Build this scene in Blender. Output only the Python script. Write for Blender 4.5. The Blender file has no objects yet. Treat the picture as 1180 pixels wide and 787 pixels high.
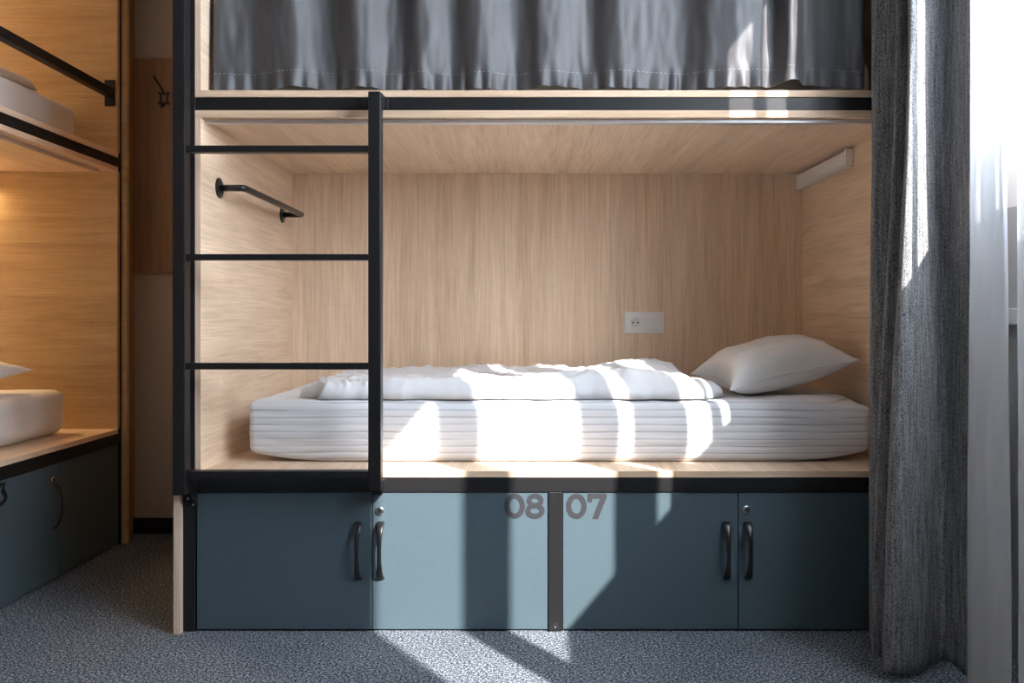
import bpy, bmesh, math, random
from mathutils import Vector, noise

random.seed(7)
F, PX, PY, H = 960.0, 605.0, 366.0, 0.905      # focal length and principal point in pixels of the 1180x787 frame, eye height
PI = math.pi
C = bpy.context.scene.collection

# ------------------------------------------------------------------ helpers
def W(px, py, Y):
    return ((px - PX) / F * Y, Y, H - (py - PY) / F * Y)
def wx(px, Y): return (px - PX) / F * Y
def wz(py, Y): return H - (py - PY) / F * Y

def box(bm, x0, x1, y0, y1, z0, z1):
    vs = [bm.verts.new((x, y, z)) for x in (x0, x1) for y in (y0, y1) for z in (z0, z1)]
    for f in ((0,1,3,2),(4,6,7,5),(0,4,5,1),(2,3,7,6),(0,2,6,4),(1,5,7,3)):
        bm.faces.new([vs[i] for i in f])
    return vs

def B(*a):
    bm = bmesh.new(); box(bm, *a); return bm

def prism(pts, d0, d1, axis):
    """polygon pts (two coords) extruded along axis from d0 to d1; axis 'x': (y,z) 'y': (x,z) 'z': (x,y)"""
    bm = bmesh.new()
    def mk(p, d):
        return {'x': (d, p[0], p[1]), 'y': (p[0], d, p[1]), 'z': (p[0], p[1], d)}[axis]
    a = [bm.verts.new(mk(p, d0)) for p in pts]
    b = [bm.verts.new(mk(p, d1)) for p in pts]
    n = len(pts)
    bm.faces.new(a); bm.faces.new(b[::-1])
    for i in range(n):
        bm.faces.new((a[i], b[i], b[(i+1) % n], a[(i+1) % n]))
    bmesh.ops.recalc_face_normals(bm, faces=bm.faces)
    return bm

def tube(bm, pts, r, n=16, caps=True, flat=1.0):
    """swept round section along points"""
    pts = [Vector(p) for p in pts]
    rings = []
    ref = None
    for i, p in enumerate(pts):
        t = (pts[min(i+1, len(pts)-1)] - pts[max(i-1, 0)]).normalized()
        if ref is None:
            ref = Vector((0,0,1)) if abs(t.z) < .9 else Vector((1,0,0))
        u = (ref - t * ref.dot(t)).normalized(); v = t.cross(u); ref = u
        rr = r[i] if isinstance(r, (list, tuple)) else r
        rings.append([bm.verts.new(p + u*math.cos(a)*rr + v*math.sin(a)*rr*flat) for a in [2*PI*k/n for k in range(n)]])
    for a, b in zip(rings, rings[1:]):
        for k in range(n):
            bm.faces.new((a[k], a[(k+1) % n], b[(k+1) % n], b[k]))
    if caps:
        bm.faces.new(rings[0][::-1]); bm.faces.new(rings[-1])
    return bm

def catmull(pts, per=8):
    P = [Vector(p) for p in pts]
    P = [P[0]*2 - P[1]] + P + [P[-1]*2 - P[-2]]
    out = []
    for i in range(1, len(P)-2):
        for k in range(per):
            t = k/per
            a, b, c, d = P[i-1], P[i], P[i+1], P[i+2]
            out.append(.5*((2*b) + (c-a)*t + (2*a-5*b+4*c-d)*t*t + (3*b-a-3*c+d)*t*t*t))
    out.append(P[-2])
    return out

def smooth01(t):
    t = max(0., min(1., t)); return t*t*(3-2*t)

def fbm(x, y, z=0., o=3):
    return noise.fractal(Vector((x, y, z)), .6, 2., o)

def root(name, label, cat, loc, group=None):
    o = bpy.data.objects.new(name, None); C.objects.link(o)
    o.location = loc; o.empty_display_size = .1
    o['label'] = label; o['category'] = cat
    if group: o['group'] = group
    return o

def worldloc(o):
    v = Vector((0,0,0))
    while o is not None:
        v += o.location; o = o.parent
    return v

def obj(name, bm, mat, parent=None, smooth=False, bevel=0., seg=2, label=None):
    """one mesh object; bm is in world coordinates"""
    bmesh.ops.recalc_face_normals(bm, faces=bm.faces)
    me = bpy.data.meshes.new(name)
    if parent is not None:
        off = worldloc(parent)
    else:
        xs = [v.co for v in bm.verts]
        off = Vector(((min(v.x for v in xs)+max(v.x for v in xs))/2, (min(v.y for v in xs)+max(v.y for v in xs))/2, min(v.z for v in xs)))
    for v in bm.verts: v.co -= off
    bm.to_mesh(me); bm.free()
    if smooth:
        for p in me.polygons: p.use_smooth = True
    o = bpy.data.objects.new(name, me); C.objects.link(o)
    if parent is not None: o.parent = parent
    else: o.location = off
    me.materials.append(mat)
    if bevel:
        m = o.modifiers.new('bevel', 'BEVEL'); m.width = bevel; m.segments = seg; m.limit_method = 'ANGLE'
        m.harden_normals = False
    if label: o['label'] = label
    return o

def tag(o, label, cat, group=None):
    o['label'] = label; o['category'] = cat
    if group: o['group'] = group
    return o

def struct(name, bm, mat, **k):
    o = obj(name, bm, mat, **k); o['kind'] = 'structure'; return o

# ------------------------------------------------------------------ materials
def mat(name):
    m = bpy.data.materials.new(name); m.use_nodes = True
    nt = m.node_tree; b = nt.nodes['Principled BSDF']
    return m, nt, b
def N(nt, t, **k):
    n = nt.nodes.new(t)
    for a, v in k.items(): setattr(n, a, v)
    return n
def ramp(nt, stops, interp='LINEAR'):
    r = N(nt, 'ShaderNodeValToRGB'); r.color_ramp.interpolation = interp
    e = r.color_ramp.elements
    while len(e) > 1: e.remove(e[-1])
    e[0].position = stops[0][0]; e[0].color = (*stops[0][1], 1)
    for p, c in stops[1:]:
        k = e.new(p); k.color = (*c, 1)
    return r
def mixc(nt, fac, a, b, mode='MIX'):
    n = N(nt, 'ShaderNodeMix', data_type='RGBA', blend_type=mode)
    for s, v in ((n.inputs[0], fac), (n.inputs[6], a), (n.inputs[7], b)):
        if hasattr(v, 'links') or hasattr(v, 'is_output'): nt.links.new(v, s)
        elif isinstance(v, (int, float)): s.default_value = v
        else: s.default_value = (*v, 1)
    return n.outputs[2]
def nz(nt, vec, scale, detail=3, rough=.5, dist=0.):
    n = N(nt, 'ShaderNodeTexNoise'); n.inputs['Scale'].default_value = scale
    n.inputs['Detail'].default_value = detail; n.inputs['Roughness'].default_value = rough
    n.inputs['Distortion'].default_value = dist
    if vec is not None: nt.links.new(vec, n.inputs['Vector'])
    return n.outputs['Fac']
def coord(nt, scale=(1,1,1), loc=(0,0,0)):
    c = N(nt, 'ShaderNodeTexCoord'); m = N(nt, 'ShaderNodeMapping')
    m.inputs['Scale'].default_value = scale; m.inputs['Location'].default_value = loc
    nt.links.new(c.outputs['Object'], m.inputs['Vector']); return m.outputs['Vector']
def bump(nt, b, h, strength, dist=.002):
    n = N(nt, 'ShaderNodeBump'); n.inputs['Strength'].default_value = strength; n.inputs['Distance'].default_value = dist
    nt.links.new(h, n.inputs['Height']); nt.links.new(n.outputs['Normal'], b.inputs['Normal'])

def plain(name, col, rough=.5, metal=0., var=0., spec=.5):
    m, nt, b = mat(name)
    b.inputs['Base Color'].default_value = (*col, 1); b.inputs['Roughness'].default_value = rough
    b.inputs['Metallic'].default_value = metal; b.inputs['Specular IOR Level'].default_value = spec
    if var:
        f = nz(nt, coord(nt), 60, 4)
        r = ramp(nt, [(.3, tuple(c*(1-var) for c in col)), (.7, tuple(c*(1+var) for c in col))])
        nt.links.new(f, r.inputs[0]); nt.links.new(r.outputs[0], b.inputs['Base Color'])
    return m

def wood(name, axis, light=(.83,.655,.495), mid=(.77,.59,.435), dark=(.58,.42,.29), loc=(0,0,0)):
    m, nt, b = mat(name)
    def sc(a, p): return tuple(a if k == axis else p for k in range(3))
    f1 = nz(nt, coord(nt, sc(1.1, 15), loc), 1., 6, .62, 1.2)        # broad figure
    f2 = nz(nt, coord(nt, sc(4.5, 230), loc), 1., 3, .65)           # fibres
    f3 = nz(nt, coord(nt, sc(.45, 8.), (loc[0]+3, loc[1]+7, loc[2]+1)), 1., 4, .55, 1.2)   # tone bands
    fx = nz(nt, coord(nt, sc(170, 45), loc), 1., 2, .5)           # saw marks across the grain
    r1 = ramp(nt, [(.30, dark), (.46, mid), (.62, light)]); nt.links.new(f1, r1.inputs[0])
    r2 = ramp(nt, [(.32, (.76,.735,.71)), (.5, (.94,.94,.94)), (.7, (1.08,1.08,1.08))]); nt.links.new(f2, r2.inputs[0])
    r3 = ramp(nt, [(.3, (.82,.79,.765)), (.65, (1.05,1.05,1.05))]); nt.links.new(f3, r3.inputs[0])
    r4 = ramp(nt, [(.3, (.88,.87,.86)), (.65, (1.05,1.05,1.05))]); nt.links.new(fx, r4.inputs[0])
    c = mixc(nt, .52, (mid[0]*1.12, mid[1]*1.12, mid[2]*1.12), r1.outputs[0])
    c = mixc(nt, .8, c, r2.outputs[0], 'MULTIPLY'); c = mixc(nt, .62, c, r3.outputs[0], 'MULTIPLY'); c = mixc(nt, .28, c, r4.outputs[0], 'MULTIPLY')
    nt.links.new(c, b.inputs['Base Color']); b.inputs['Roughness'].default_value = .55
    b.inputs['Specular IOR Level'].default_value = .3
    bump(nt, b, f2, .25, .001)
    return m

WOODX, WOODY, WOODZ = wood('oak_grain_x', 0), wood('oak_grain_y', 1), wood('oak_grain_z', 2)
EDGE = wood('oak_edge_band', 0, (.74,.56,.41), (.63,.45,.31), (.42,.28,.18), (5,2,1))
BIRCH = wood('oak_edge_band_upright', 2, (.76,.60,.47), (.66,.50,.38), (.48,.34,.24), (3,2,5))
WOODX_DIM = wood('oak_grain_x_dim_warm', 0, (.64,.47,.27), (.54,.385,.21), (.38,.255,.13))  # same oak, darker and yellower: dim warm light put into its colour
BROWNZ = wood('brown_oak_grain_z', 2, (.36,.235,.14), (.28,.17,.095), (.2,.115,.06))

BLACK, nt, b = mat('black_powder_coat')
f = nz(nt, coord(nt), 420, 2); r = ramp(nt, [(.35, (.0064,.0060,.0066)), (.72, (.0145,.0138,.015)), (.80, (.12,.12,.12))])
nt.links.new(f, r.inputs[0]); nt.links.new(r.outputs[0], b.inputs['Base Color']); b.inputs['Roughness'].default_value = .42; b.inputs['Specular IOR Level'].default_value = .32
bump(nt, b, f, .15, .0005)
SATIN = plain('black_satin_metal', (.012,.012,.013), .28)
CHROME = plain('chrome', (.75,.73,.70), .2, 1.)
ALU = plain('aluminium', (.72,.72,.74), .38, .85)
WHITEPL = plain('white_plastic', (.78,.77,.77), .3)
CREAMPL = plain('grey_white_plastic', (.66,.64,.63), .45)
HOLE = plain('dark_hole', (.006,.006,.006), .9)
DIGIT = plain('grey_vinyl', (.019,.019,.024), .6)
TEAL, nt, b = mat('blue_grey_lacquer')
f = nz(nt, coord(nt), 330, 3); r = ramp(nt, [(.35, (.051,.077,.093)), (.68, (.060,.090,.108))])
nt.links.new(f, r.inputs[0]); nt.links.new(r.outputs[0], b.inputs['Base Color']); b.inputs['Roughness'].default_value = .5
bump(nt, b, f, .12, .0005)
CARCASS = plain('dark_board', (.03,.032,.036), .7)

CARPET, nt, b = mat('speckled_carpet')
v = coord(nt)
f1 = nz(nt, v, 150, 3, .7); f2 = nz(nt, v, 330, 2, .6); f3 = nz(nt, v, 4, 3)
mm = N(nt, 'ShaderNodeMath', operation='MULTIPLY_ADD'); mm.inputs[1].default_value = .55
m2 = N(nt, 'ShaderNodeMath', operation='MULTIPLY'); m2.inputs[1].default_value = .45
nt.links.new(f2, m2.inputs[0]); nt.links.new(f1, mm.inputs[0]); nt.links.new(m2.outputs[0], mm.inputs[2])
r = ramp(nt, [(.40, (.008,.011,.016)), (.48, (.052,.064,.08)), (.53, (.155,.175,.205)), (.60, (.49,.53,.57))])
nt.links.new(mm.outputs[0], r.inputs[0])
r3 = ramp(nt, [(.3, (.85,.85,.86)), (.7, (1.1,1.1,1.1))]); nt.links.new(f3, r3.inputs[0])
nt.links.new(mixc(nt, 1., r.outputs[0], r3.outputs[0], 'MULTIPLY'), b.inputs['Base Color'])
b.inputs['Roughness'].default_value = .95; b.inputs['Specular IOR Level'].default_value = .1
bump(nt, b, mm.outputs[0], .9, .004)

PAINT = plain('white_wall_paint', (.42,.41,.40), .8, 0, .03)
BEIGE = plain('beige_wall_paint', (.42,.375,.31), .85, 0, .05)
DARKWALL = plain('blue_grey_wall_paint', (.10,.12,.14), .85, 0, .05)  # dark colour made up for the unseen wall, to cut bounced light
FRAMEW = plain('white_window_frame', (.8,.8,.8), .35)

def linen(name, col, stripes=False):
    m, nt, b = mat(name)
    b.inputs['Roughness'].default_value = .75; b.inputs['Specular IOR Level'].default_value = .2
    b.inputs['Sheen Weight'].default_value = .15
    v = coord(nt)
    w = nz(nt, v, 26, 4, .55)
    if stripes:
        sx = N(nt, 'ShaderNodeSeparateXYZ'); nt.links.new(v, sx.inputs[0])
        wob = nz(nt, coord(nt, (2.2, 2.2, 9)), 1., 3)
        a = N(nt, 'ShaderNodeMath', operation='MULTIPLY_ADD'); a.inputs[1].default_value = .016
        nt.links.new(wob, a.inputs[0]); nt.links.new(sx.outputs[2], a.inputs[2])
        s = N(nt, 'ShaderNodeMath', operation='MULTIPLY'); s.inputs[1].default_value = 2*PI/.0215
        nt.links.new(a.outputs[0], s.inputs[0])
        sn = N(nt, 'ShaderNodeMath', operation='SINE'); nt.links.new(s.outputs[0], sn.inputs[0])
        rr = ramp(nt, [(.0, tuple(c*.52 for c in col)), (.05, tuple(c*.86 for c in col)), (.25, col)])  # woven stripes; crease shade is mixed into the dark lines
        mr = N(nt, 'ShaderNodeMapRange'); mr.inputs[1].default_value = -1; mr.inputs[2].default_value = 1
        nt.links.new(sn.outputs[0], mr.inputs[0]); nt.links.new(mr.outputs[0], rr.inputs[0])
        br = nz(nt, coord(nt, (3, 3, 40)), 1., 3)
        rb = ramp(nt, [(.36, (.25,.25,.25)), (.52, (1,1,1))]); nt.links.new(br, rb.inputs[0])
        nt.links.new(mixc(nt, rb.outputs[0], tuple(c*.98 for c in col), rr.outputs[0]), b.inputs['Base Color'])
        bump(nt, b, mr.outputs[0], .16, .003)
    else:
        r = ramp(nt, [(.3, tuple(c*.97 for c in col)), (.7, col)]); nt.links.new(w, r.inputs[0])
        nt.links.new(r.outputs[0], b.inputs['Base Color'])
        bump(nt, b, w, .3, .006)
    return m
SHEET = linen('striped_white_sheet', (.71,.715,.745), True)
DUVET = linen('white_duvet_cotton', (.75,.755,.78))
PILLOW = linen('white_pillow_cotton', (.80,.785,.77))
SHEET2 = linen('plain_white_sheet', (.74,.72,.70))

def melange(name, lo, hi, vert=True):
    m, nt, b = mat(name)
    v = coord(nt, (1, 1, .55)); f = nz(nt, v, 470, 2, .8)
    g = nz(nt, coord(nt, (1, 1, .06)), 150, 3)
    a = N(nt, 'ShaderNodeMath', operation='MULTIPLY_ADD'); a.inputs[1].default_value = .72
    m2 = N(nt, 'ShaderNodeMath', operation='MULTIPLY'); m2.inputs[1].default_value = .28
    nt.links.new(g, m2.inputs[0]); nt.links.new(f, a.inputs[0]); nt.links.new(m2.outputs[0], a.inputs[2])
    r = ramp(nt, [(.38, lo), (.62, hi)]); nt.links.new(a.outputs[0], r.inputs[0])
    nt.links.new(r.outputs[0], b.inputs['Base Color']); b.inputs['Roughness'].default_value = .9
    b.inputs['Specular IOR Level'].default_value = .15
    bump(nt, b, a.outputs[0], .5, .002)
    return m
MELANGE = melange('charcoal_melange', (.030,.029,.031), (.33,.325,.33))
BUNKCLOTH, nt, b = mat('grey_satin_cloth')
f = nz(nt, coord(nt), 500, 2); r = ramp(nt, [(.3, (.054,.051,.055)), (.7, (.074,.070,.075))]); nt.links.new(f, r.inputs[0])
nt.links.new(r.outputs[0], b.inputs['Base Color']); b.inputs['Roughness'].default_value = .5; b.inputs['Sheen Weight'].default_value = .08
w = nz(nt, coord(nt, (1,1,.35)), 22, 4, .55); bump(nt, b, w, .25, .006)
STITCH = plain('grey_thread', (.26,.26,.28), .8)

SHEER = bpy.data.materials.new('sheer_voile'); SHEER.use_nodes = True
nt = SHEER.node_tree; nt.nodes.clear()
o = N(nt, 'ShaderNodeOutputMaterial'); d = N(nt, 'ShaderNodeBsdfDiffuse'); t = N(nt, 'ShaderNodeBsdfTranslucent'); tr = N(nt, 'ShaderNodeBsdfTransparent')
d.inputs[0].default_value = (.58,.60,.64,1); t.inputs[0].default_value = (.58,.60,.64,1)
mA = N(nt, 'ShaderNodeMixShader'); mA.inputs[0].default_value = .30
mB = N(nt, 'ShaderNodeMixShader')
wv = nz(nt, coord(nt, (1,1,.1)), 90, 3); rr = ramp(nt, [(.3, (.0,.0,.0)), (.7, (.06,.06,.06))])
nt.links.new(wv, rr.inputs[0]); nt.links.new(rr.outputs[0], mB.inputs[0])
nt.links.new(d.outputs[0], mA.inputs[1]); nt.links.new(t.outputs[0], mA.inputs[2])
nt.links.new(mA.outputs[0], mB.inputs[1]); nt.links.new(tr.outputs[0], mB.inputs[2]); nt.links.new(mB.outputs[0], o.inputs[0])

GLASS = bpy.data.materials.new('window_glass'); GLASS.use_nodes = True
nt = GLASS.node_tree; nt.nodes.clear()
o = N(nt, 'ShaderNodeOutputMaterial'); tr = N(nt, 'ShaderNodeBsdfTransparent'); gl = N(nt, 'ShaderNodeBsdfGlossy'); gl.inputs['Roughness'].default_value = .02
mx = N(nt, 'ShaderNodeMixShader'); mx.inputs[0].default_value = .05
nt.links.new(tr.outputs[0], mx.inputs[1]); nt.links.new(gl.outputs[0], mx.inputs[2]); nt.links.new(mx.outputs[0], o.inputs[0])

LAMPON, nt, b = mat('lit_warm_diffuser')
b.inputs['Base Color'].default_value = (.8,.7,.5,1); b.inputs['Emission Color'].default_value = (1,.62,.22,1); b.inputs['Emission Strength'].default_value = 6

# ------------------------------------------------------------------ room
RX0, RX1, RY0, RY1, RZ = -2.66, 1.30, -2.6, 3.50, 2.80
struct('floor', B(RX0-.1, RX1+.15, RY0-.1, RY1+.1, -.1, 0), CARPET)
struct('ceiling', B(RX0-.1, RX1+.15, RY0-.1, RY1+.1, RZ, RZ+.1), PAINT)
struct('wall_left', B(RX0-.1, RX0, RY0-.1, RY1+.1, 0, RZ), BEIGE)
struct('wall_back', B(RX0, RX1+.12, RY1, RY1+.1, 0, RZ), BEIGE)
struct('wall_front', B(RX0, RX1+.12, RY0-.1, RY0, 0, RZ), DARKWALL)
OY0, OY1, OZ0, OZ1 = -.18, 2.45, 1.20, 2.66           # window opening
bm = bmesh.new()
g = lambda y, z, x: bm.verts.new((x, y, z))
ys, zs = [RY0, OY0, OY1, RY1], [0, OZ0, OZ1, RZ]
va = [[g(y, z, RX1) for z in zs] for y in ys]; vb = [[g(y, z, RX1+.12) for z in zs] for y in ys]
for i in range(3):
    for j in range(3):
        if (i, j) == (1, 1): continue
        bm.faces.new((va[i][j], va[i+1][j], va[i+1][j+1], va[i][j+1]))
        bm.faces.new((vb[i][j], vb[i][j+1], vb[i+1][j+1], vb[i+1][j]))
for (i, j), (k, l) in (((1,1),(2,1)), ((2,1),(2,2)), ((2,2),(1,2)), ((1,2),(1,1)), ((0,0),(3,0)), ((3,0),(3,3)), ((3,3),(0,3)), ((0,3),(0,0))):
    if (i, j) in ((0,0),(3,0),(3,3),(0,3)):
        pass
    else:
        bm.faces.new((va[i][j], va[k][l], vb[k][l], vb[i][j]))
struct('wall_right', bm, PAINT)
SILL, LINT = 1.395, 2.60
bm = bmesh.new()
box(bm, RX1, RX1+.03, OY0, OY1, OZ0, SILL); box(bm, RX1, RX1+.03, OY0, OY1, LINT, OZ1)
for a, c in ((OY0, -.087), (.334, .490), (.945, 1.080), (1.504, 1.518), (1.765, 1.818), (2.36, OY1)):  # unseen bars, some in place of sheer folds, shaped to cast sun stripes
    box(bm, RX1, RX1+.03, a, c, SILL, LINT)
win = struct('window_1', bm, FRAMEW)
pane = obj('glass', B(RX1+.012, RX1+.017, OY0, OY1, SILL-.01, LINT+.01), GLASS, win)
pane['kind'] = 'structure'
struct('trim_1', B(RX1-.02, RX1, OY0-.05, 2.45, .885, .93), FRAMEW, bevel=.004)
struct('baseboard_back', B(-1.66, -.99, RY1-.014, RY1, 0, .066), BLACK, bevel=.002)

# ------------------------------------------------------------------ main bunk
Y0 = 2.40; YB = 3.345
XL, XR = wx(231.5, Y0), wx(1050, Y0)          # inner faces of the cladding
XLo, XRo = wx(225, Y0), wx(1056.5, Y0)
DT, DB = .463, .445                             # lower deck
CB, CT = 1.4835, 1.5025                         # board over the lower berth
UB, UT = 1.54, 1.56                             # upper deck
BEAM0 = .4025
TOP = 2.56
bunk = root('bunk_bed', 'oak and black steel bunk bed facing the camera, over the lockers 08 and 07', 'bunk bed', ((XL+XR)/2, Y0, 0))
obj('end_panel', B(wx(200, 2.38), wx(208, 2.38), 2.378, YB+.03, 0, TOP), BIRCH, bunk, bevel=.001)
obj('end_panel', B(XRo+.046, XRo+.066, 2.378, YB+.03, 0, TOP), BIRCH, bunk, bevel=.001)
PL0, PL1 = wx(208.3, Y0), wx(224.8, Y0)
obj('post', B(PL0, PL1, 2.398, 2.443, 0.002, TOP), BLACK, bunk, bevel=.002)
obj('post', B(XRo+.001, XRo+.045, 2.398, 2.443, 0.002, TOP), BLACK, bunk, bevel=.002)
pm = obj('post', B(wx(632, Y0), wx(648, Y0), 2.398, 2.443, 0.002, BEAM0), BLACK, bunk, bevel=.002)
bm = bmesh.new(); c = W(640, 721, 2.397); tube(bm, [c, (c[0], c[1]+.002, c[2])], .0085, 20); obj('bolt_hole', bm, HOLE, pm)
bm = bmesh.new(); tube(bm, [(c[0], c[1]-.0005, c[2]-.0042), (c[0], c[1]+.001, c[2]-.0042)], .003, 14); obj('bolt', bm, CHROME, pm)
obj('beam', B(PL1, XRo+.001, 2.398, 2.443, BEAM0, DB), BLACK, bunk, bevel=.002)
obj('beam', B(PL1, XRo+.001, 2.402, 2.447, CT, UB), BLACK, bunk, bevel=.002)
dk = obj('deck', B(XLo, XRo, 2.40, YB, DB, DT), WOODY, bunk, bevel=.001)
obj('edge_band', B(XL+.0005, XRo, 2.3985, 2.40, DB+.0005, DT-.0005), EDGE, dk)
cp = obj('ceiling_board', B(XLo, XRo, 2.40, YB, CB, CT), WOODY, bunk, bevel=.001)
obj('edge_band', B(XLo, XRo, 2.3985, 2.40, CB-.002, CT-.0005), EDGE, cp)
ud = obj('upper_deck', B(XLo, XRo, 2.40, YB, UB, UT), WOODY, bunk, bevel=.001)
obj('edge_band', B(XLo, XRo, 2.3985, 2.40, UB+.0005, UT-.0005), EDGE, ud)
for z0, z1 in ((DT, CB), (UT, TOP)):
    a = obj('side_panel', B(XLo, XL, 2.40, YB, z0, z1), WOODY, bunk, bevel=.001)
    obj('edge_band', B(XLo, XL-.0005, 2.3985, 2.40, z0, z1-.001), BIRCH, a)
    a = obj('side_panel', B(XR, XRo, 2.40, YB, z0, z1), WOODY, bunk, bevel=.001)
    obj('edge_band', B(XR+.0005, XRo, 2.3985, 2.40, z0, z1-.001), BIRCH, a)
    obj('back_panel', B(XLo, XRo, YB, YB+.018, z0-.02, z1+.0), WOODZ, bunk)
obj('added_top_board', B(XLo, XRo, 2.40, YB+.018, TOP, TOP+.02), WOODY, bunk)  # unseen, added to keep light from above out of the upper berth
obj('curtain_track', B(wx(235, 2.44), XR-.02, 2.43, 2.452, CB-.0115, CB), ALU, bunk, bevel=.002, label='silver aluminium curtain track')
obj('curtain_track', B(XL+.01, XR-.01, 2.445, 2.467, TOP-.012, TOP), ALU, bunk, bevel=.002)

# ------------------------------------------------------------------ lockers
def ribbon(bm, pts, w, y, closed, place):
    n = len(pts); L = []; R = []
    for i, p in enumerate(pts):
        if closed: a, c = pts[(i-1) % n], pts[(i+1) % n]
        else: a, c = pts[max(i-1, 0)], pts[min(i+1, n-1)]
        t = (Vector(c)-Vector(a)).normalized(); nn = Vector((-t.y, t.x))
        L.append(Vector(p)+nn*w/2); R.append(Vector(p)-nn*w/2)
    q = [[bm.verts.new(place(v, d)) for v in S] for S in (L, R) for d in (0, y)]
    l0, l1, r0, r1 = q
    for i in range(n if closed else n-1):
        j = (i+1) % n
        bm.faces.new((l0[i], l0[j], r0[j], r0[i])); bm.faces.new((l1[i], r1[i], r1[j], l1[j]))
        bm.faces.new((l0[i], l1[i], l1[j], l0[j])); bm.faces.new((r0[i], r0[j], r1[j], r1[i]))
    if not closed:
        for i in (0, n-1): bm.faces.new((l0[i], r0[i], r1[i], l1[i]))
def ell(cx, cy, rx, ry, a0=0, a1=360, n=40, power=1.):
    out = []
    for k in range(n + (0 if a1-a0 == 360 else 1)):
        a = math.radians(a0+(a1-a0)*k/n)
        out.append((cx+rx*math.cos(a), cy+ry*math.sin(a)))
    return out
SW = .0150
def digit(ch, place):
    bm = bmesh.new()
    if ch == '0':
        ribbon(bm, ell(0, 0, .0222, .0290), SW, .0012, True, place)
    elif ch == '8':
        ribbon(bm, ell(0, .0155, .0175, .0135), SW*.93, .0012, True, place)
        ribbon(bm, ell(0, -.0140, .0205, .0152), SW*.95, .0012, True, lambda v, d: place(v, d*1.25+.0002))
    elif ch == '3':
        ribbon(bm, [(-.022, .029), (.018, .029), (.0, .006)], SW*.95, .0012, False, place)
        ribbon(bm, ell(-.002, -.0125, .0205, .0175, 90, -140, 30), SW, .0012, False, place)
    elif ch == '7':
        pts = [(-.026, .0365), (.029, .0365), (.029, .025), (.004, -.0365), (-.0125, -.0365), (.0105, .0222), (-.013, .0222), (-.013, .012), (-.026, .012)]
        a = [bm.verts.new(place(Vector(p), 0)) for p in pts]; b_ = [bm.verts.new(place(Vector(p), .0012)) for p in pts]
        bm.faces.new(a); bm.faces.new(b_[::-1])
        for i in range(len(pts)):
            j = (i+1) % len(pts); bm.faces.new((a[i], b_[i], b_[j], a[j]))
    return bm

def bow_handle(center, out, up=.0815):
    """bow pull: out is the outward direction"""
    bm = bmesh.new(); o_ = Vector(out); c = Vector(center); side = o_.cross(Vector((0,0,1)))
    secs = []
    n = 28
    for k in range(n+1):
        t = -1+2*k/n
        z = up*t*.985
        d = .030*(1-abs(t)**2.6)**.62 if abs(t) < 1 else 0
        d = max(d, .0)
        hw = .0062+.0050*abs(t)**2                # wide feet, slim middle
        th = .0075
        secs.append((c+Vector((0,0,z))+o_*(d+.001), hw, th, t))
    rings = []
    for i, (p, hw, th, t) in enumerate(secs):
        a = secs[max(i-1,0)][0]; b_ = secs[min(i+1,n)][0]
        tg = (b_-a).normalized(); nr = side.cross(tg).normalized()
        if nr.dot(o_) < 0: nr = -nr
        ring = []
        for q in range(12):
            an = 2*PI*q/12
            ring.append(bm.verts.new(p+side*hw*math.copysign(abs(math.cos(an))**.7, math.cos(an))+nr*th*.5*math.copysign(abs(math.sin(an))**.7, math.sin(an))))
        rings.append(ring)
    for a, b_ in zip(rings, rings[1:]):
        for q in range(12): bm.faces.new((a[q], a[(q+1)%12], b_[(q+1)%12], b_[q]))
    bm.faces.new(rings[0][::-1]); bm.faces.new(rings[-1])
    return bm

def lock(door, c, out):
    o_ = Vector(out); c = Vector(c)
    bm = bmesh.new(); tube(bm, [c, c+o_*.004, c+o_*.006], [.0118, .0118, .0095], 24); l = obj('lock', bm, CHROME, door, label='chrome key lock')
    bm = bmesh.new(); s = o_.cross(Vector((0,0,1))); p = c+o_*.0061
    tube(bm, [p, p+o_*.0008], .006, 18); k = obj('key_slot', bm, SATIN, l)

def carcass(x0, x1, y0, y1, z0, z1, axis):
    """open fronted box of boards, open towards -y (axis 'y') or +x (axis 'x')"""
    t = .016
    bm = bmesh.new()
    box(bm, x0, x1, y0, y1, z0, z1)
    bm.faces.ensure_lookup_table()
    best = min(bm.faces, key=lambda f: f.calc_center_median().y) if axis == 'y' else max(bm.faces, key=lambda f: f.calc_center_median().x)
    r = bmesh.ops.inset_region(bm, faces=[best], thickness=t)
    off = Vector((0, y1-y0-t, 0)) if axis == 'y' else Vector((-(x1-x0-t), 0, 0))
    r2 = bmesh.ops.extrude_face_region(bm, geom=[best])
    vs = [v for v in r2['geom'] if isinstance(v, bmesh.types.BMVert)]
    bmesh.ops.translate(bm, verts=vs, vec=off)
    bmesh.ops.delete(bm, geom=[best], context='FACES')
    return bm

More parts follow.
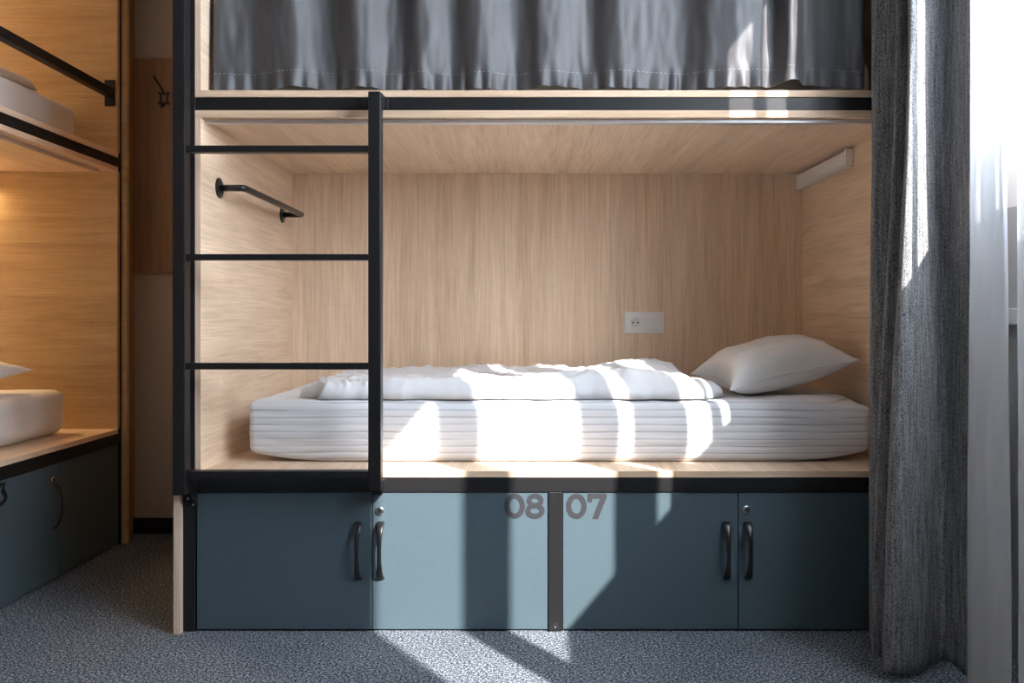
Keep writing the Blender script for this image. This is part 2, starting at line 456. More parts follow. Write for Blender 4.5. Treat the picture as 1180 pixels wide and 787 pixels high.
DZ0, DZ1 = .006, .4010
def locker(label, px0, pxm, px1, numdoor, digits, lockdoor, lockpx, lockpy, handles):
    x0, xm, x1 = wx(px0, Y0), wx(pxm, Y0), wx(px1, Y0)
    t = root('under_bed_locker', label, 'locker', ((x0+x1)/2, Y0+.02, 0), 'lockers under the facing bunk')
    obj('body', carcass(x0, x1, 2.445, YB-.05, .003, BEAM0-.002, 'y'), CARCASS, t)
    doors = []
    for a, c in ((x0+.001, xm-.0012), (xm+.0012, x1-.001)):
        doors.append(obj('door', B(a, c, 2.403, 2.421, DZ0, DZ1), TEAL, t, bevel=.0012))
    obj('hinge_rail', B(x0+.02, x1-.02, 2.4215, 2.4445, .02, .05), CARCASS, t)
    for k, hp in enumerate(handles):
        cx = wx(hp, 2.39); obj('handle', bow_handle((cx, 2.402, (wz(601, 2.4)+wz(667.5, 2.4))/2), (0, -1, 0)), SATIN, doors[k], smooth=True)
    lock(doors[lockdoor], (wx(lockpx, 2.4), 2.403, wz(lockpy, 2.4)), (0, -1, 0))
    for ch, px, py in digits:
        cx, cz = wx(px, 2.4), wz(py, 2.4)
        bm = digit(ch, lambda v, d: (cx+v.x, 2.4032-d, cz+v.y))
        obj('digit', bm, DIGIT, doors[numdoor], label='dark grey number ' + ch)
    return t
locker('blue grey two-door locker numbered 08, below the ladder end of the bed', 226, 428.8, 631.6, 1, (('0', 593, 583.3), ('8', 616.6, 583.3)), 1, 437.3, 588.8, (412.5, 438))
locker('blue grey two-door locker numbered 07, right of the black steel middle post', 648.4, 851, 1053.8, 0, (('0', 664.3, 583.5), ('7', 687.6, 583.5)), 1, 860.3, 587.5, (838, 863))

# ------------------------------------------------------------------ ladder
LY0, LY1 = 2.30, 2.34
lad = root('ladder', 'black steel ladder with four rungs standing in front of the facing bunk', 'ladder', (wx(318, LY0), LY0, wz(571, LY0)))
l0, l1 = wx(198.3, LY0), wx(213, LY0); r0, r1 = wx(424, LY0), wx(438.7, LY0)
obj('rail', B(l0, l1, LY0, LY1, wz(571, LY0), TOP), BLACK, lad, bevel=.0025)
obj('rail', B(r0, r1, LY0, LY1, wz(565.5, LY0), wz(105, LY0)), BLACK, lad, bevel=.0025)
for y0, y1 in ((167, 174.5), (292.5, 299.5), (418.5, 426), (543.5, 551)):
    obj('rung', B(l1, r0, LY0+.004, LY1-.004, wz(y1, LY0), wz(y0, LY0)), BLACK, lad, bevel=.002)
# brackets to the frame
bx0, bx1 = wx(214, 2.34), wx(224, 2.398)
obj('bracket', prism([(LY1, wz(552, LY0)), (2.3935, wz(552, LY0)), (2.3935, wz(585, 2.4)), (LY1, wz(571, LY0))], l1-.006, l1-.001, 'x'), BLACK, lad)
pl = obj('mounting_plate', B(wx(211, 2.395), wx(224.5, 2.395), 2.394, 2.3974, wz(584, 2.395), wz(552, 2.395)), BLACK, lad, bevel=.001)
for px, py in ((217, 574.5), (223, 581.5)):
    bm = bmesh.new(); c = W(px, py, 2.394); tube(bm, [c, (c[0], c[1]-.003, c[2])], .0035, 12); obj('bolt', bm, CHROME, pl)
pt_ = obj('mounting_plate', B(wx(414, 2.4), r1+.004, 2.3975, 2.4012, CT+.002, UB-.002), BLACK, lad, bevel=.001)
bm = bmesh.new(); c = W(419, 119.5, 2.3975); tube(bm, [c, (c[0], c[1]-.003, c[2])], .006, 14); obj('bolt', bm, SATIN, pt_)
obj('bracket', B(r0+.004, r1-.002, LY1, 2.3975, CT+.004, UB-.004), BLACK, lad, bevel=.001)
obj('bracket', B(r0+.004, r1-.004, LY1, 2.3975, BEAM0+.004, DB-.003), BLACK, lad, bevel=.001)

# ------------------------------------------------------------------ grab rail on the left panel
Zr = 1.300
gr = root('grab_rail', 'black grab rail on two round plates on the left wall inside the lower berth', 'rail', (XL, 2.87, Zr))
bm = bmesh.new()
xo = XL+.077
path = [(XL+.001, 2.54, Zr), (xo-.010, 2.54, Zr), (xo-.003, 2.543, Zr), (xo, 2.55, Zr), (xo, 3.19, Zr), (xo-.003, 3.197, Zr), (xo-.010, 3.20, Zr), (XL+.001, 3.20, Zr)]
tube(bm, path, .0105, 16); obj('bar', bm, SATIN, gr, smooth=True, label='bent black tube')
for y in (2.54, 3.20):
    bm = bmesh.new()
    tube(bm, [(XL+.0008, y, Zr), (XL+.004, y, Zr), (XL+.006, y, Zr)], [.031, .031, .027], 28)
    p_ = obj('mounting_plate', bm, SATIN, gr)
    for s in (-1, 1):
        bm = bmesh.new(); tube(bm, [(XL+.006, y, Zr+s*.02), (XL+.0085, y, Zr+s*.02)], .004, 12); obj('screw', bm, CHROME, p_)

# ------------------------------------------------------------------ reading light, socket
rl = root('reading_light', 'slim white box light under the berth ceiling on the right wall', 'light', (XR, 3.07, 1.418))
xa = wx(975, 2.818)
obj('housing', B(xa+.003, XR-.0005, 2.835, 3.335, 1.4205, 1.4745), CREAMPL, rl, bevel=.002)
obj('diffuser', B(xa, xa+.0032, 2.845, 3.32, 1.426, 1.471), WHITEPL, rl, bevel=.001)
obj('end_cap', B(xa-.0015, XR-.0005, 2.818, 2.835, 1.418, 1.4775), WHITEPL, rl, bevel=.002)
obj('end_cap', B(xa-.0015, XR-.0005, 3.32, 3.338, 1.418, 1.4775), WHITEPL, rl, bevel=.002)
obj('bottom_strip', B(xa, XR-.004, 2.835, 3.335, 1.4175, 1.4205), WHITEPL, rl)

sx0, sx1, sz0, sz1 = wx(719.5, YB), wx(765, YB), wz(384, YB), wz(359.3, YB)
so = root('power_socket', 'white double wall plate with one socket on the oak back panel', 'socket', ((sx0+sx1)/2, YB, (sz0+sz1)/2))
obj('frame', B(sx0, sx1, YB-.008, YB-.0005, sz0, sz1), WHITEPL, so, bevel=.003, seg=3)
mid_ = (sx0+sx1)/2; cz = (sz0+sz1)/2
for cx, kind in (((sx0+mid_)/2+.003, 's'), ((sx1+mid_)/2-.003, 'b')):
    if kind == 's':
        ins = obj('socket_insert', B(cx-.029, cx+.029, YB-.0105, YB-.007, cz-.027, cz+.027), WHITEPL, so, bevel=.0015)
        bm = bmesh.new(); tube(bm, [(cx, YB-.0104, cz), (cx, YB-.0111, cz)], .0205, 36)
        obj('well', bm, CREAMPL, ins)
        bm = bmesh.new(); tube(bm, [(cx+.0205*math.cos(2*PI*q/40), YB-.0111, cz+.0205*math.sin(2*PI*q/40)) for q in range(41)], .0011, 8, caps=False); obj('well_rim', bm, WHITEPL, ins, smooth=True)
        for dx in (-.0095, .0095):
            bm = bmesh.new(); tube(bm, [(cx+dx, YB-.0110, cz), (cx+dx, YB-.0116, cz)], .0034, 12); obj('pin_hole', bm, HOLE, ins)
        obj('earth_clip', B(cx-.003, cx+.003, YB-.0116, YB-.0110, cz-.002, cz+.002), ALU, ins)
    else:
        ins = obj('blank_insert', B(cx-.030, cx+.030, YB-.0105, YB-.007, cz-.027, cz+.027), WHITEPL, so, bevel=.0015)

# ------------------------------------------------------------------ bedding
def rbox(x0, x1, y0, y1, z0, z1, r, nx, ny, nz_, fn=None):
    """rounded, subdivided box"""
    bm = bmesh.new(); key = {}
    def sub(n, a, c, rr):
        # denser near the ends
        pts = [a+rr*(1-math.cos(PI/2*k/5)) for k in range(6)]
        m = max(1, n); inner = [a+rr+(c-a-2*rr)*k/m for k in range(1, m)]
        return pts+inner+[c-(p-a) for p in reversed(pts)]
    X, Yv, Z = sub(nx, x0, x1, r), sub(ny, y0, y1, r), sub(nz_, z0, z1, r)
    I, J, K = len(X)-1, len(Yv)-1, len(Z)-1
    def v(i, j, k):
        q = (i, j, k)
        if q not in key:
            p = Vector((X[i], Yv[j], Z[k]))
            cpt = Vector((min(max(p.x, x0+r), x1-r), min(max(p.y, y0+r), y1-r), min(max(p.z, z0+r), z1-r)))
            d = p-cpt
            if d.length > 1e-9:
                p = cpt+d.normalized()*r
            key[q] = bm.verts.new(fn(p) if fn else p)
        return key[q]
    for i in range(I):
        for j in range(J):
            bm.faces.new((v(i,j,0), v(i,j+1,0), v(i+1,j+1,0), v(i+1,j,0))); bm.faces.new((v(i,j,K), v(i+1,j,K), v(i+1,j+1,K), v(i,j+1,K)))
    for i in range(I):
        for k in range(K):
            bm.faces.new((v(i,0,k), v(i+1,0,k), v(i+1,0,k+1), v(i,0,k+1))); bm.faces.new((v(i,J,k), v(i,J,k+1), v(i+1,J,k+1), v(i+1,J,k)))
    for j in range(J):
        for k in range(K):
            bm.faces.new((v(0,j,k), v(0,j,k+1), v(0,j+1,k+1), v(0,j+1,k))); bm.faces.new((v(I,j,k), v(I,j+1,k), v(I,j+1,k+1), v(I,j,k+1)))
    return bm

MX0, MX1, MY0, MY1, MT = -.845, 1.055, 2.530, 3.325, .650
def mfn(p):
    p = p.copy()
    x, y, z = p
    h = (z-DT)/(MT-DT)
    # end corners lift from the deck
    e = max(0, 1-(x-MX0)/.24); p.z += .028*e*e*(1-h)
    e2 = max(0, 1-(MX1-x)/.26); p.z += .032*e2*e2*(1-h)
    p.z += .010*e2*math.sin(h*PI*.5)*0
    # right end sags at the front top
    p.z -= .012*h*smooth01((x-.80)/.25)*smooth01((2.75-y)/.2)
    # front face: bulge and stretched folds
    fr = smooth01((MY0+.12-y)/.12)
    p.y += fr*(.012*math.cos((h-.5)*PI) * -1 + .012)
    wr = fbm(x*2.0, 3.1, z*46+.5*fbm(x*3, 1, 1), 2)
    p.y -= fr*.0022*wr*smooth01((h-.02)/.15)*smooth01((1.02-h)/.1)
    rt = smooth01((x-.55)/.4)
    p.y -= fr*rt*.0045*fbm(x*1.4, 8.3, z*44+x*3, 2)
    p.x += .006*fbm(y*4, z*9, 2.)*(1 if x < 0 else -1)*smooth01((abs(x-.1)-.8)/.1)
    # top: soft unevenness
    p.z += .004*fbm(x*3, y*3, 5)*h
    if h > .9: p.z -= .004*smooth01((.12-(y-MY0))/.12)*0
    return p
mt = obj('mattress', rbox(MX0, MX1, MY0, MY1, DT+.002, MT, .024, 190, 30, 40, mfn), SHEET, smooth=True)
tag(mt, 'single mattress in a white striped sheet on the lower berth, under the duvet and pillow', 'mattress')

# duvet: a closed crumpled quilt lying on the mattress
def duvet(name, x0, x1, y0, y1, base, hfun, edge, nu, nv, material):
    bm = bmesh.new(); top = []; bot = []
    for i in range(nu+1):
        rt, rb = [], []
        for j in range(nv+1):
            u, v = i/nu, j/nv
            # denser sampling at the rim
            uu = .5-.5*math.cos(PI*u) if False else u
            x, y = edge(uu, v)
            du = min(u, 1-u)*(x1-x0); dv = min(v, 1-v)*(y1-y0)
            d = min(du, dv)
            prof = math.sqrt(max(0., 1-(1-min(1., d/.045))**2))
            z = base+.0015+hfun(x, y, u, v)*prof
            rt.append(bm.verts.new((x, y, z)))
            rim = i in (0, nu) or j in (0, nv)
            rb.append(rt[-1] if rim else bm.verts.new((x, y, base+.0015)))
        top.append(rt); bot.append(rb)
    for i in range(nu):
        for j in range(nv):
            bm.faces.new((top[i][j], top[i+1][j], top[i+1][j+1], top[i][j+1]))
            q = [bot[i][j], bot[i][j+1], bot[i+1][j+1], bot[i+1][j]]
            try: bm.faces.new(q)
            except ValueError: pass
    return bm
DX0, DX1, DY0, DY1 = -.645, .575, 2.553, 3.26
def dedge(u, v):
    x = DX0+(DX1-DX0)*u; y = DY0+(DY1-DY0)*v
    l = (1-u)**6; r = u**8
    x += l*(.055*fbm(3, y*9, 2)-.07*v+.03*math.sin(v*40)) + r*(.05*fbm(9, y*5, 1)+.02*math.sin(v*9))
    f = (1-v)**6
    y += f*(.012*fbm(x*7, 4, 1)) 
    if u > .95: pass
    return x, y
def gauss(x, y, cx, cy, sx, sy): return math.exp(-((x-cx)/sx)**2-((y-cy)/sy)**2)
def ridge(x, y, ax, ay, bx, by, w):
    ax, ay, bx, by = map(float, (ax, ay, bx, by)); L2 = (bx-ax)**2+(by-ay)**2
    t = max(0, min(1, ((x-ax)*(bx-ax)+(y-ay)*(by-ay))/L2)); d = math.hypot(x-ax-t*(bx-ax), y-ay-t*(by-ay))
    return math.exp(-(d/w)**2)*math.sin(PI*min(1, max(0, .12+.76*t)))
def dh(x, y, u, v):
    h = .046+.010*fbm(x*4, y*5, 0)+.010*abs(fbm(x*11+2*y, y*9-x*3, 3))+.003*fbm(x*25+9*y, y*22-8*x, 4, 2)
    lf = smooth01((.22-u)/.22)
    h += lf*(.030*abs(fbm(x*34+y*14, y*16, 8, 2))-.010)
    h += .016*ridge(x, y, -.55, 2.60, .05, 2.64, .05)
    h += .020*ridge(x, y, -.05, 2.70, .50, 2.60, .055)
    h += .026*ridge(x, y, .12, 2.62, .52, 2.62, .05)
    h += .014*ridge(x, y, -.35, 2.95, .10, 2.72, .05)
    h -= .018*ridge(x, y, -.40, 2.76, .25, 2.80, .045)
    h += .050*gauss(x, y, .45, 2.98, .15, .13)
    h += .022*ridge(x, y, .15, 3.05, .55, 2.80, .05)
    h += .016*gauss(x, y, -.2, 3.15, .55, .12)
    h -= .014*gauss(x, y, .47, 2.72, .10, .035)
    return max(.012, h)
dv_ = obj('duvet', duvet('duvet', DX0, DX1, DY0, DY1, MT+.003, dh, dedge, 190, 110, DUVET), DUVET, smooth=True)
tag(dv_, 'crumpled white duvet folded back on the lower berth, left of the big pillow', 'duvet')

def pillow_bm(c00, c10, c01, c11, th, n=48, seed=1, up=Vector((0,0,1)), sink=.45):
    """four corners (front-left, front-right, back-left, back-right)"""
    c00, c10, c01, c11 = map(Vector, (c00, c10, c01, c11))
    bm = bmesh.new(); sides = []
    ex = ((c10-c00)+(c11-c01)).normalized(); ey = ((c01-c00)+(c11-c10)).normalized(); up = ex.cross(ey).normalized()
    for s in (1, -1):
        g_ = []
        for i in range(n+1):
            row = []
            for j in range(n+1):
                u = -math.cos(PI*i/n)*.5+.5; v = -math.cos(PI*j/n)*.5+.5
                a, b_ = 2*u-1, 2*v-1
                p = (c00*(1-u)+c10*u)*(1-v)+(c01*(1-u)+c11*u)*v
                # sides pull in between the corners
                p += ex*(-a*.055*(1-b_*b_)*abs(a)**3) + ey*(-b_*.045*(1-a*a)*abs(b_)**3)
                k = max(0., (1-abs(a)**2.6)*(1-abs(b_)**2.6))
                h = th*k**.52
                wr = .0045*fbm(u*7+seed, v*7, s, 3)*k**.3
                if s > 0: p = p+up*(h*(1.15+.12*fbm(u*2, v*2, seed))+wr)
                else: p = p-up*(h*sink*1.+wr*.3)
                row.append(p)
            g_.append(row)
        sides.append(g_)
    V = {}
    def vert(s, i, j):
        rim = i in (0, n) or j in (0, n)
        k = (0 if rim else s, i, j)
        if k not in V: V[k] = bm.verts.new(sides[s][i][j])
        return V[k]
    for s in (0, 1):
        for i in range(n):
            for j in range(n):
                q = [vert(s, i, j), vert(s, i+1, j), vert(s, i+1, j+1), vert(s, i, j+1)]
                bm.faces.new(q if s == 0 else q[::-1])
    # seam rim loop for piping
    rim = [sides[0][i][0] for i in range(n)]+[sides[0][n][j] for j in range(n)]+[sides[0][i][n] for i in range(n, 0, -1)]+[sides[0][0][j] for j in range(n, 0, -1)]
    return bm, rim
def pillow(label, corners, th, seed, material, group=None, sink=.45):
    bm, rim = pillow_bm(*corners, th, 48, seed, sink=sink)
    o_ = obj('pillow', bm, material, smooth=True)
    tag(o_, label, 'pillow', group)
    bm = bmesh.new(); tube(bm, rim+[rim[0]], .0022, 6, caps=False); obj('seam', bm, material, o_, smooth=True)
    return o_
pillow('plump white pillow leaning at the right end of the lower berth', ((.640, 2.60, .678), (1.085, 2.70, .768), (.590, 2.97, .705), (1.05, 3.10, .79)), .085, 3, PILLOW, sink=.75)

# ------------------------------------------------------------------ upper berth: curtain and mattress
def pl_interp(stops, x):
    if x <= stops[0][0]: return stops[0][1]
    for (a, va_), (b_, vb_) in zip(stops, stops[1:]):
        if x <= b_:
            t = (x-a)/(b_-a); t = .5-.5*math.cos(PI*t); return va_+(vb_-va_)*t
    return stops[-1][1]
RID = [(245, .012), (252, .004), (283, .028), (334, -.022), (377, .024), (412, -.026), (457, .026), (485, -.020), (523, .022), (553, -.024), (598, .026), (624, -.018), (682, .024), (709, -.018), (790, .014), (822, -.040), (846, -.050), (868, -.046), (886, -.030), (899, -.100), (922, -.040), (960, -.010), (997, .012)]
YC = 2.447
def curtain_pt(px, z):
    s = smooth01((z-1.57)/.5)
    a = .75+.45*s
    w = 4.0*fbm(px*.012, z*1.1, 2, 2)
    y = YC+a*pl_interp(RID, px+w*1.6)+.006*fbm(px*.03, z*3, 6)
    low = smooth01((1.66-z)/.09)
    y += low*.006*math.sin(px*.33+2*fbm(px*.02, 0, 0))
    return wx(px, YC), y
bm = bmesh.new(); NX, NZ = 420, 60; grid = []
for i in range(NX+1):
    px = 245+(997-245)*i/NX; col = []
    hem = 1.5755+.003*math.sin(px*.021)+.003*fbm(px*.03, 1, 1)+.009*math.exp(-((px-908)/14)**2)+.006*math.exp(-((px-640)/30)**2)
    for j in range(NZ+1):
        t = j/NZ; z = hem+(TOP-.013-hem)*t**1.6
        x, y = curtain_pt(px, z); col.append(bm.verts.new((x, y, z)))
    grid.append(col)
for i in range(NX):
    for j in range(NZ): bm.faces.new((grid[i][j], grid[i+1][j], grid[i+1][j+1], grid[i][j+1]))
bc = obj('bunk_curtain', bm, BUNKCLOTH, smooth=True)
tag(bc, 'dark grey privacy curtain drawn across the upper berth of the facing bunk', 'curtain')
md = bc.modifiers.new('thick', 'SOLIDIFY'); md.thickness = .0018
# stitched hem line
bm = bmesh.new(); pts = []
for i in range(0, NX*2+1):
    px = 246+(996-246)*i/(NX*2); x, y = curtain_pt(px, 1.625); pts.append((x, y-.0012, 1.625+.0025*math.sin(px*.021)))
for k in range(0, len(pts)-5, 6):
    tube(bm, pts[k:k+4], .0012, 5)
st = obj('hem_stitching', bm, STITCH, bc)

um = obj('mattress', rbox(XL+.09, XR-.05, 2.545, 3.33, UT+.002, UT+.14, .04, 40, 16, 5), SHEET2, smooth=True)
tag(um, 'mattress on the upper berth of the facing bunk, glimpsed right of the grey curtain', 'mattress')

# ------------------------------------------------------------------ window curtain and sheers
def drape(plan_bot, plan_top, ztopplan, zfn, ztop, per=10, nz_=90, wob=.003, sweep=None, seed=0):
    a = catmull([(p[0], p[1], 0) for p in plan_bot], per); c = catmull([(p[0], p[1], 0) for p in plan_top], per)
    bm = bmesh.new(); g_ = []
    n = len(a)
    for i in range(n):
        z0 = zfn(i/(n-1), a[i]); col = []
        for j in range(nz_+1):
            z = z0+(ztop-z0)*j/nz_
            t = smooth01(z/ztopplan) if sweep is None else sweep(z)
            p = a[i].lerp(c[i], t)
            p += Vector((wob*fbm(p.x*9, p.y*9, z*1.7+seed, 2), wob*fbm(p.x*9, p.y*9, z*1.7+9+seed, 2), 0))
            col.append(bm.verts.new((p.x, p.y, z)))
        g_.append(col)
    for i in range(n-1):
        for j in range(nz_): bm.faces.new((g_[i][j], g_[i+1][j], g_[i+1][j+1], g_[i][j+1]))
    return bm
def pp(l): return [(wx(px, Y), Y) for px, Y in l]
bot = [(1.16, 2.375), (1.06, 2.37)]+pp([(1001, 2.31), (1017, 2.26), (1005, 2.19), (1026, 2.165), (1017, 2.09), (1034, 2.06), (1060, 2.095), (1082, 2.145), (1098, 2.12), (1114, 2.08)])
top = [(1.16, 2.375), (1.06, 2.37)]+pp([(1004, 2.31), (1040, 2.27), (1032, 2.20), (1055, 2.195), (1046, 2.13), (1053, 2.10), (1085, 2.17), (1092, 2.165), (1106, 2.10), (1119, 2.035)])
def hemz(u, p): return .016+.010*math.sin(u*23)+.012*math.exp(-((p.x-1.03)/.03)**2)
wc = obj('window_curtain', drape(bot, top, 1.75, hemz, 2.79), MELANGE, smooth=True)
tag(wc, 'floor-length charcoal melange curtain hanging between the bunk and the white sheer', 'curtain')
md = wc.modifiers.new('thick', 'SOLIDIFY'); md.thickness = .003
a_bot = [(1.086, 2.045), (1.072, 2.00), (1.088, 1.965), (1.072, 1.925), (1.092, 1.885), (1.082, 1.855)]
a_top = [(1.064, 1.992), (1.076, 1.985), (1.080, 1.958), (1.100, 1.945), (1.098, 1.918), (1.112, 1.920)]
sh = obj('sheer_curtain', drape(a_bot, a_top, 1.5, lambda u, p: .006, 2.79), SHEER, smooth=True)
tag(sh, 'white sheer curtain panel hanging right beside the charcoal curtain', 'sheer curtain', 'sheer curtains at the window')
b_bot = [(1.055, 1.755), (1.02, 1.72), (1.045, 1.67), (1.015, 1.62), (1.045, 1.57), (1.03, 1.545)]
b_top = [(1.045, 1.765), (1.02, 1.72), (1.04, 1.67), (1.02, 1.62), (1.04, 1.57), (1.03, 1.55)]
sh2 = obj('sheer_curtain', drape(b_bot, b_top, 1.75, lambda u, p: .006, 2.79, seed=5), SHEER, smooth=True)
tag(sh2, 'white sheer curtain panel cut by the right edge of the photo', 'sheer curtain', 'sheer curtains at the window')

# ------------------------------------------------------------------ bunk along the left wall
XF = -1.616; LYB, LYA = 3.31, 1.15
lb = root('bunk_bed', 'oak bunk bed along the left wall, warmly lit inside', 'bunk bed', (XF, (LYA+LYB)/2, 0))
XBK = XF-.945
obj('end_panel', B(XBK-.03, XF+.022, LYB+.024, LYB+.044, 0, TOP), WOODX_DIM, lb, bevel=.001)
obj('end_panel', B(XBK-.03, XF+.022, LYA-.044, LYA-.024, 0, TOP), WOODX_DIM, lb, bevel=.001)
obj('filler_panel', B(-1.66, -1.64, LYB+.045, RY1-.002, 0, TOP), BROWNZ, lb)
obj('post', B(XF-.043, XF+.002, LYB+.0125, LYB+.0235, 0, TOP), BLACK, lb, bevel=.001)  # thin black strip standing in for a shaded gap, no real post
obj('post', B(XF-.043, XF+.002, LYA-.0235, LYA-.0125, 0, TOP), BLACK, lb, bevel=.001)  # same gap strip at the unseen near end
PYa, PYb = LYA-.012, LYB+.012
obj('beam', B(XF-.043, XF+.002, PYa, PYb, BEAM0, DB), BLACK, lb, bevel=.002)
obj('beam', B(XF-.047, XF-.002, PYa, PYb, CT, UB), BLACK, lb, bevel=.002)
for nm, z0, z1 in (('deck', DB, DT), ('ceiling_board', CB, CT), ('upper_deck', UB, UT)):
    d_ = obj(nm, B(XBK, XF, LYA, LYB, z0, z1), WOODY, lb, bevel=.001)
for z0, z1 in ((DT, CB), (UT, TOP)):
    obj('side_panel', B(XBK, XF-.001, LYB-.006, LYB+.012, z0, z1), WOODX_DIM, lb)
    obj('side_panel', B(XBK, XF-.001, LYA-.012, LYA+.006, z0, z1), WOODX_DIM, lb)  # near-end cladding out of view, added for its effect on the light
    obj('back_panel', B(XBK-.018, XBK, LYA, LYB, z0-.02, z1), WOODZ, lb)
obj('added_top_board', B(XBK, XF, LYA, LYB, TOP, TOP+.02), WOODY, lb)  # same added board over the left bunk, out of view
bm = bmesh.new(); box(bm, XF-.058, XF-.046, LYA+.05, LYB-.06, CB-.012, CB); obj('curtain_track', bm, ALU, lb, bevel=.002, label='silver aluminium curtain track')
zr = wz(107, LYB-.01)
gd = obj('guard_rail', prism([(XF-.045, zr-.0165), (XF-.012, zr-.0165), (XF-.012, zr+.0165), (XF-.045, zr+.0165)], LYA+.012, LYB-.011, 'y'), BLACK, lb, bevel=.002, label='black steel guard rail of the upper berth')
obj('mounting_plate', B(XF-.050, XF-.008, LYB-.0115, LYB-.0062, zr-.052, zr+.052), BLACK, gd, bevel=.003)

# left bunk locker
YD = 2.895
ll = root('under_bed_locker', 'blue grey locker numbered with a 3 under the bunk on the left', 'locker', (XF, YD, 0))
obj('body', carcass(XBK+.05, XF-.045, LYA+.03, PYb-.003, .003, BEAM0-.002, 'x'), CARCASS, ll)
d1 = obj('door', B(XF-.021, XF-.003, YD-.505, YD-.0012, DZ0, DZ1), TEAL, ll, bevel=.0012)
d2 = obj('door', B(XF-.021, XF-.003, YD+.0012, PYb-.006, DZ0, DZ1), TEAL, ll, bevel=.0012)
obj('hinge_rail', B(XF-.0445, XF-.0215, YD-.48, PYb-.03, .02, .05), CARCASS, ll)
obj('handle', bow_handle((XF-.003, YD-.035, .261), (1, 0, 0)), SATIN, d1, smooth=True)
lock(d1, (XF-.003, 2.852, .350), (1, 0, 0))
bm = digit('3', lambda v, d: (XF-.0028+d, 2.577+v.x, wz(569.5, 2.572)+v.y)); obj('digit', bm, SATIN, d1, label='black number 3')

# bedding on the left bunk
lm = obj('mattress', rbox(XBK+.03, XF-.135, LYA+.05, 3.19, DT+.002, .632, .042, 18, 60, 12, lambda p: Vector((p.x+.004*fbm(p.y*6, p.z*12, 1)-.016*smooth01((p.y-3.0)/.2)*(1-(p.z-DT)/.17)*0, p.y, p.z+.006*fbm(p.y*3, p.x*3, 2)*((p.z-DT)/.17)))), SHEET2, smooth=True)
tag(lm, 'white sheeted mattress on the lower berth of the left bunk', 'mattress')
pillow('white pillow with its tip showing on the lower berth of the left bunk', ((-2.23, 2.62, .66), (-1.78, 2.62, .70), (-2.23, 3.10, .685), (-1.785, 3.03, .715)), .06, 5, PILLOW)
lu = obj('mattress', rbox(XBK+.03, XF-.135, LYA+.05, 3.262, UT+.002, 1.722, .035, 18, 50, 8, lambda p: Vector((p.x, p.y, p.z+.004*fbm(p.y*3, p.x*3, 4)*((p.z-UT)/.16)))), SHEET2, smooth=True)
tag(lu, 'white sheeted mattress on the upper berth of the left bunk, behind the black guard rail', 'mattress')
ex0, ex1, ey0, ey1 = XBK+.06, XF-.150, LYA+.3, 3.02
def e2(u, v): return ex0+(ex1-ex0)*u+.01*fbm(v*6, 1, 1)*u, ey0+(ey1-ey0)*v
du2 = obj('duvet', duvet('duvet', ex0, ex1, ey0, ey1, 1.727, lambda x, y, u, v: .040+.012*fbm(x*6, y*6, 2), e2, 40, 70, SHEET2), linen('cream_blanket', (.62,.50,.40)), smooth=True)
tag(du2, 'cream duvet edge on the upper berth of the left bunk', 'duvet')

# lamps of the left bunk, just outside the picture: bar lights on the end panel
def bar_lamp(z, label, energy):
    t = root('reading_light', label, 'light', (-2.33, LYB-.006, z))
    obj('housing', B(-2.54, -2.115, LYB-.030, LYB-.0065, z-.03, z+.03), CREAMPL, t, bevel=.002)
    obj('diffuser', B(-2.53, -2.125, LYB-.0335, LYB-.030, z-.025, z+.025), LAMPON, t)
    for k, (rx, yo, zo) in enumerate(((PI*.5-.5, -.04, -.0), (0, -.02, -.034))):
        L = bpy.data.lights.new('lamp_glow', 'AREA'); L.shape = 'RECTANGLE'; L.size = .4; L.size_y = .045; L.energy = energy*(.6 if k == 0 else 1.); L.color = (1., .72, .33)
        lo = bpy.data.objects.new('lamp_glow', L); C.objects.link(lo); lo.location = (-2.33, LYB-.006+yo, z+zo)
        lo.rotation_euler = (-(PI/2-.35), 0, 0) if k == 0 else (0, 0, 0)
bar_lamp(1.448, 'lit bar light at the head of the lower left berth', 4.2)
bar_lamp(2.50, 'lit bar light at the head of the upper left berth', 4.2)

# ------------------------------------------------------------------ coat board and hook on the far wall
cb = root('coat_board', 'oak coat board with a black hook on the far wall between the two bunks', 'board', (-1.31, RY1, 1.09))
obj('panel', B(-1.638, -1.005, RY1-.018, RY1-.001, wz(315, 3.48), wz(67, 3.48)), BROWNZ, cb, bevel=.001)
yh = RY1-.018; hc = W(189.3, 113.7, yh)
k = yh/F
a, b2, w_ = 4.6*k, 6.4*k, 2.0*k
bm = bmesh.new()
o4 = [(-a, -b2), (a, -b2), (a, b2), (-a, b2)]; i4 = [(-a+w_, -b2+w_), (a-w_, -b2+w_), (a-w_, b2-w_), (-a+w_, b2-w_)]
def mk(p, y): return bm.verts.new((hc[0]+p[0], y, hc[2]+p[1]))
oa, ia = [mk(p, yh-.006) for p in o4], [mk(p, yh-.006) for p in i4]; ob, ib = [mk(p, yh-.0005) for p in o4], [mk(p, yh-.0005) for p in i4]
for q in range(4):
    n2 = (q+1) % 4
    bm.faces.new((oa[q], oa[n2], ia[n2], ia[q])); bm.faces.new((ob[q], ib[q], ib[n2], ob[n2]))
    bm.faces.new((oa[q], ob[q], ob[n2], oa[n2])); bm.faces.new((ia[q], ia[n2], ib[n2], ib[q]))
hk = obj('hook', bm, SATIN, cb, label='small black coat hook')
bm = bmesh.new(); tube(bm, [(hc[0], yh-.004, hc[2]+b2-.001), (hc[0]-2*k, yh-.022, hc[2]+b2+6*k), (hc[0]-5.5*k, yh-.045, hc[2]+b2+14*k), (hc[0]-6*k, yh-.048, hc[2]+b2+16.5*k)], [.004, .004, .0042, .0062], 12); obj('prong', bm, SATIN, hk, smooth=True)
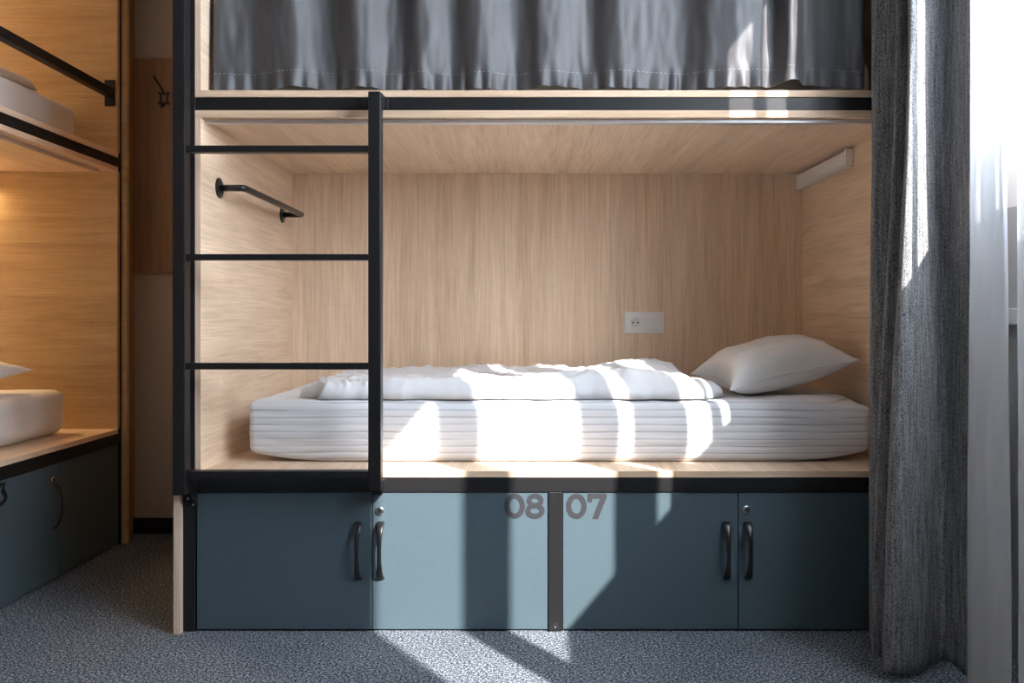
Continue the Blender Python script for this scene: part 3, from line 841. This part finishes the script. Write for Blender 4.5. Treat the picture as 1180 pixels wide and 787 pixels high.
bm = bmesh.new(); tube(bm, [(hc[0], yh-.003, hc[2]-b2+.001), (hc[0], yh-.018, hc[2]-b2-2*k), (hc[0], yh-.025, hc[2]-b2-5*k)], [.006, .006, .0045], 12); obj('lower_prong', bm, SATIN, hk, smooth=True)
for sx in (-1, 1):
    for sz in (-1, 1):
        bm = bmesh.new(); tube(bm, [(hc[0]+sx*(a+.5*k), yh-.0005, hc[2]+sz*b2*.92), (hc[0]+sx*(a+.5*k), yh-.006, hc[2]+sz*b2*.92)], .0055, 12); obj('ear', bm, SATIN, hk)

# ------------------------------------------------------------------ light
d = Vector((-.58, .81, -.684)).normalized()
S = bpy.data.lights.new('sun', 'SUN'); S.energy = 20; S.angle = math.radians(.53); S.color = (1., .965, .92)
so_ = bpy.data.objects.new('sun', S); C.objects.link(so_); so_.rotation_euler = d.to_track_quat('-Z', 'Y').to_euler(); so_.location = (4, -3, 6)
w = bpy.data.worlds.new('sky'); bpy.context.scene.world = w; w.use_nodes = True
bg = w.node_tree.nodes['Background']; bg.inputs[0].default_value = (.80, .895, 1., 1); bg.inputs[1].default_value = 29.
P_ = bpy.data.lights.new('window_portal', 'AREA'); P_.shape = 'RECTANGLE'; P_.size = OZ1-OZ0; P_.size_y = OY1-OY0; P_.cycles.is_portal = True
po = bpy.data.objects.new('window_portal', P_); C.objects.link(po); po.location = (RX1+.1, (OY0+OY1)/2, (OZ0+OZ1)/2)
po.rotation_euler = Vector((-1, 0, 0)).to_track_quat('-Z', 'Y').to_euler()

# ------------------------------------------------------------------ camera and view
cd = bpy.data.cameras.new('camera'); cam = bpy.data.objects.new('camera', cd); C.objects.link(cam)
cam.location = (0, 0, H); cam.rotation_euler = (PI/2, 0, 0)
cd.sensor_width = 36; cd.sensor_fit = 'HORIZONTAL'; cd.lens = F/1180*36
cd.shift_x = -(PX-590)/1180; cd.shift_y = -(393.5-PY)/1180
cd.clip_start = .05
sc = bpy.context.scene; sc.camera = cam
vs = sc.view_settings; vs.view_transform = 'Standard'; vs.look = 'None'; vs.gamma = 1; vs.use_curve_mapping = False; vs.exposure = 0.
cy = sc.cycles; cy.use_denoising = True; cy.max_bounces = 12; cy.diffuse_bounces = 6; cy.transparent_max_bounces = 12
cy.sample_clamp_indirect = 12
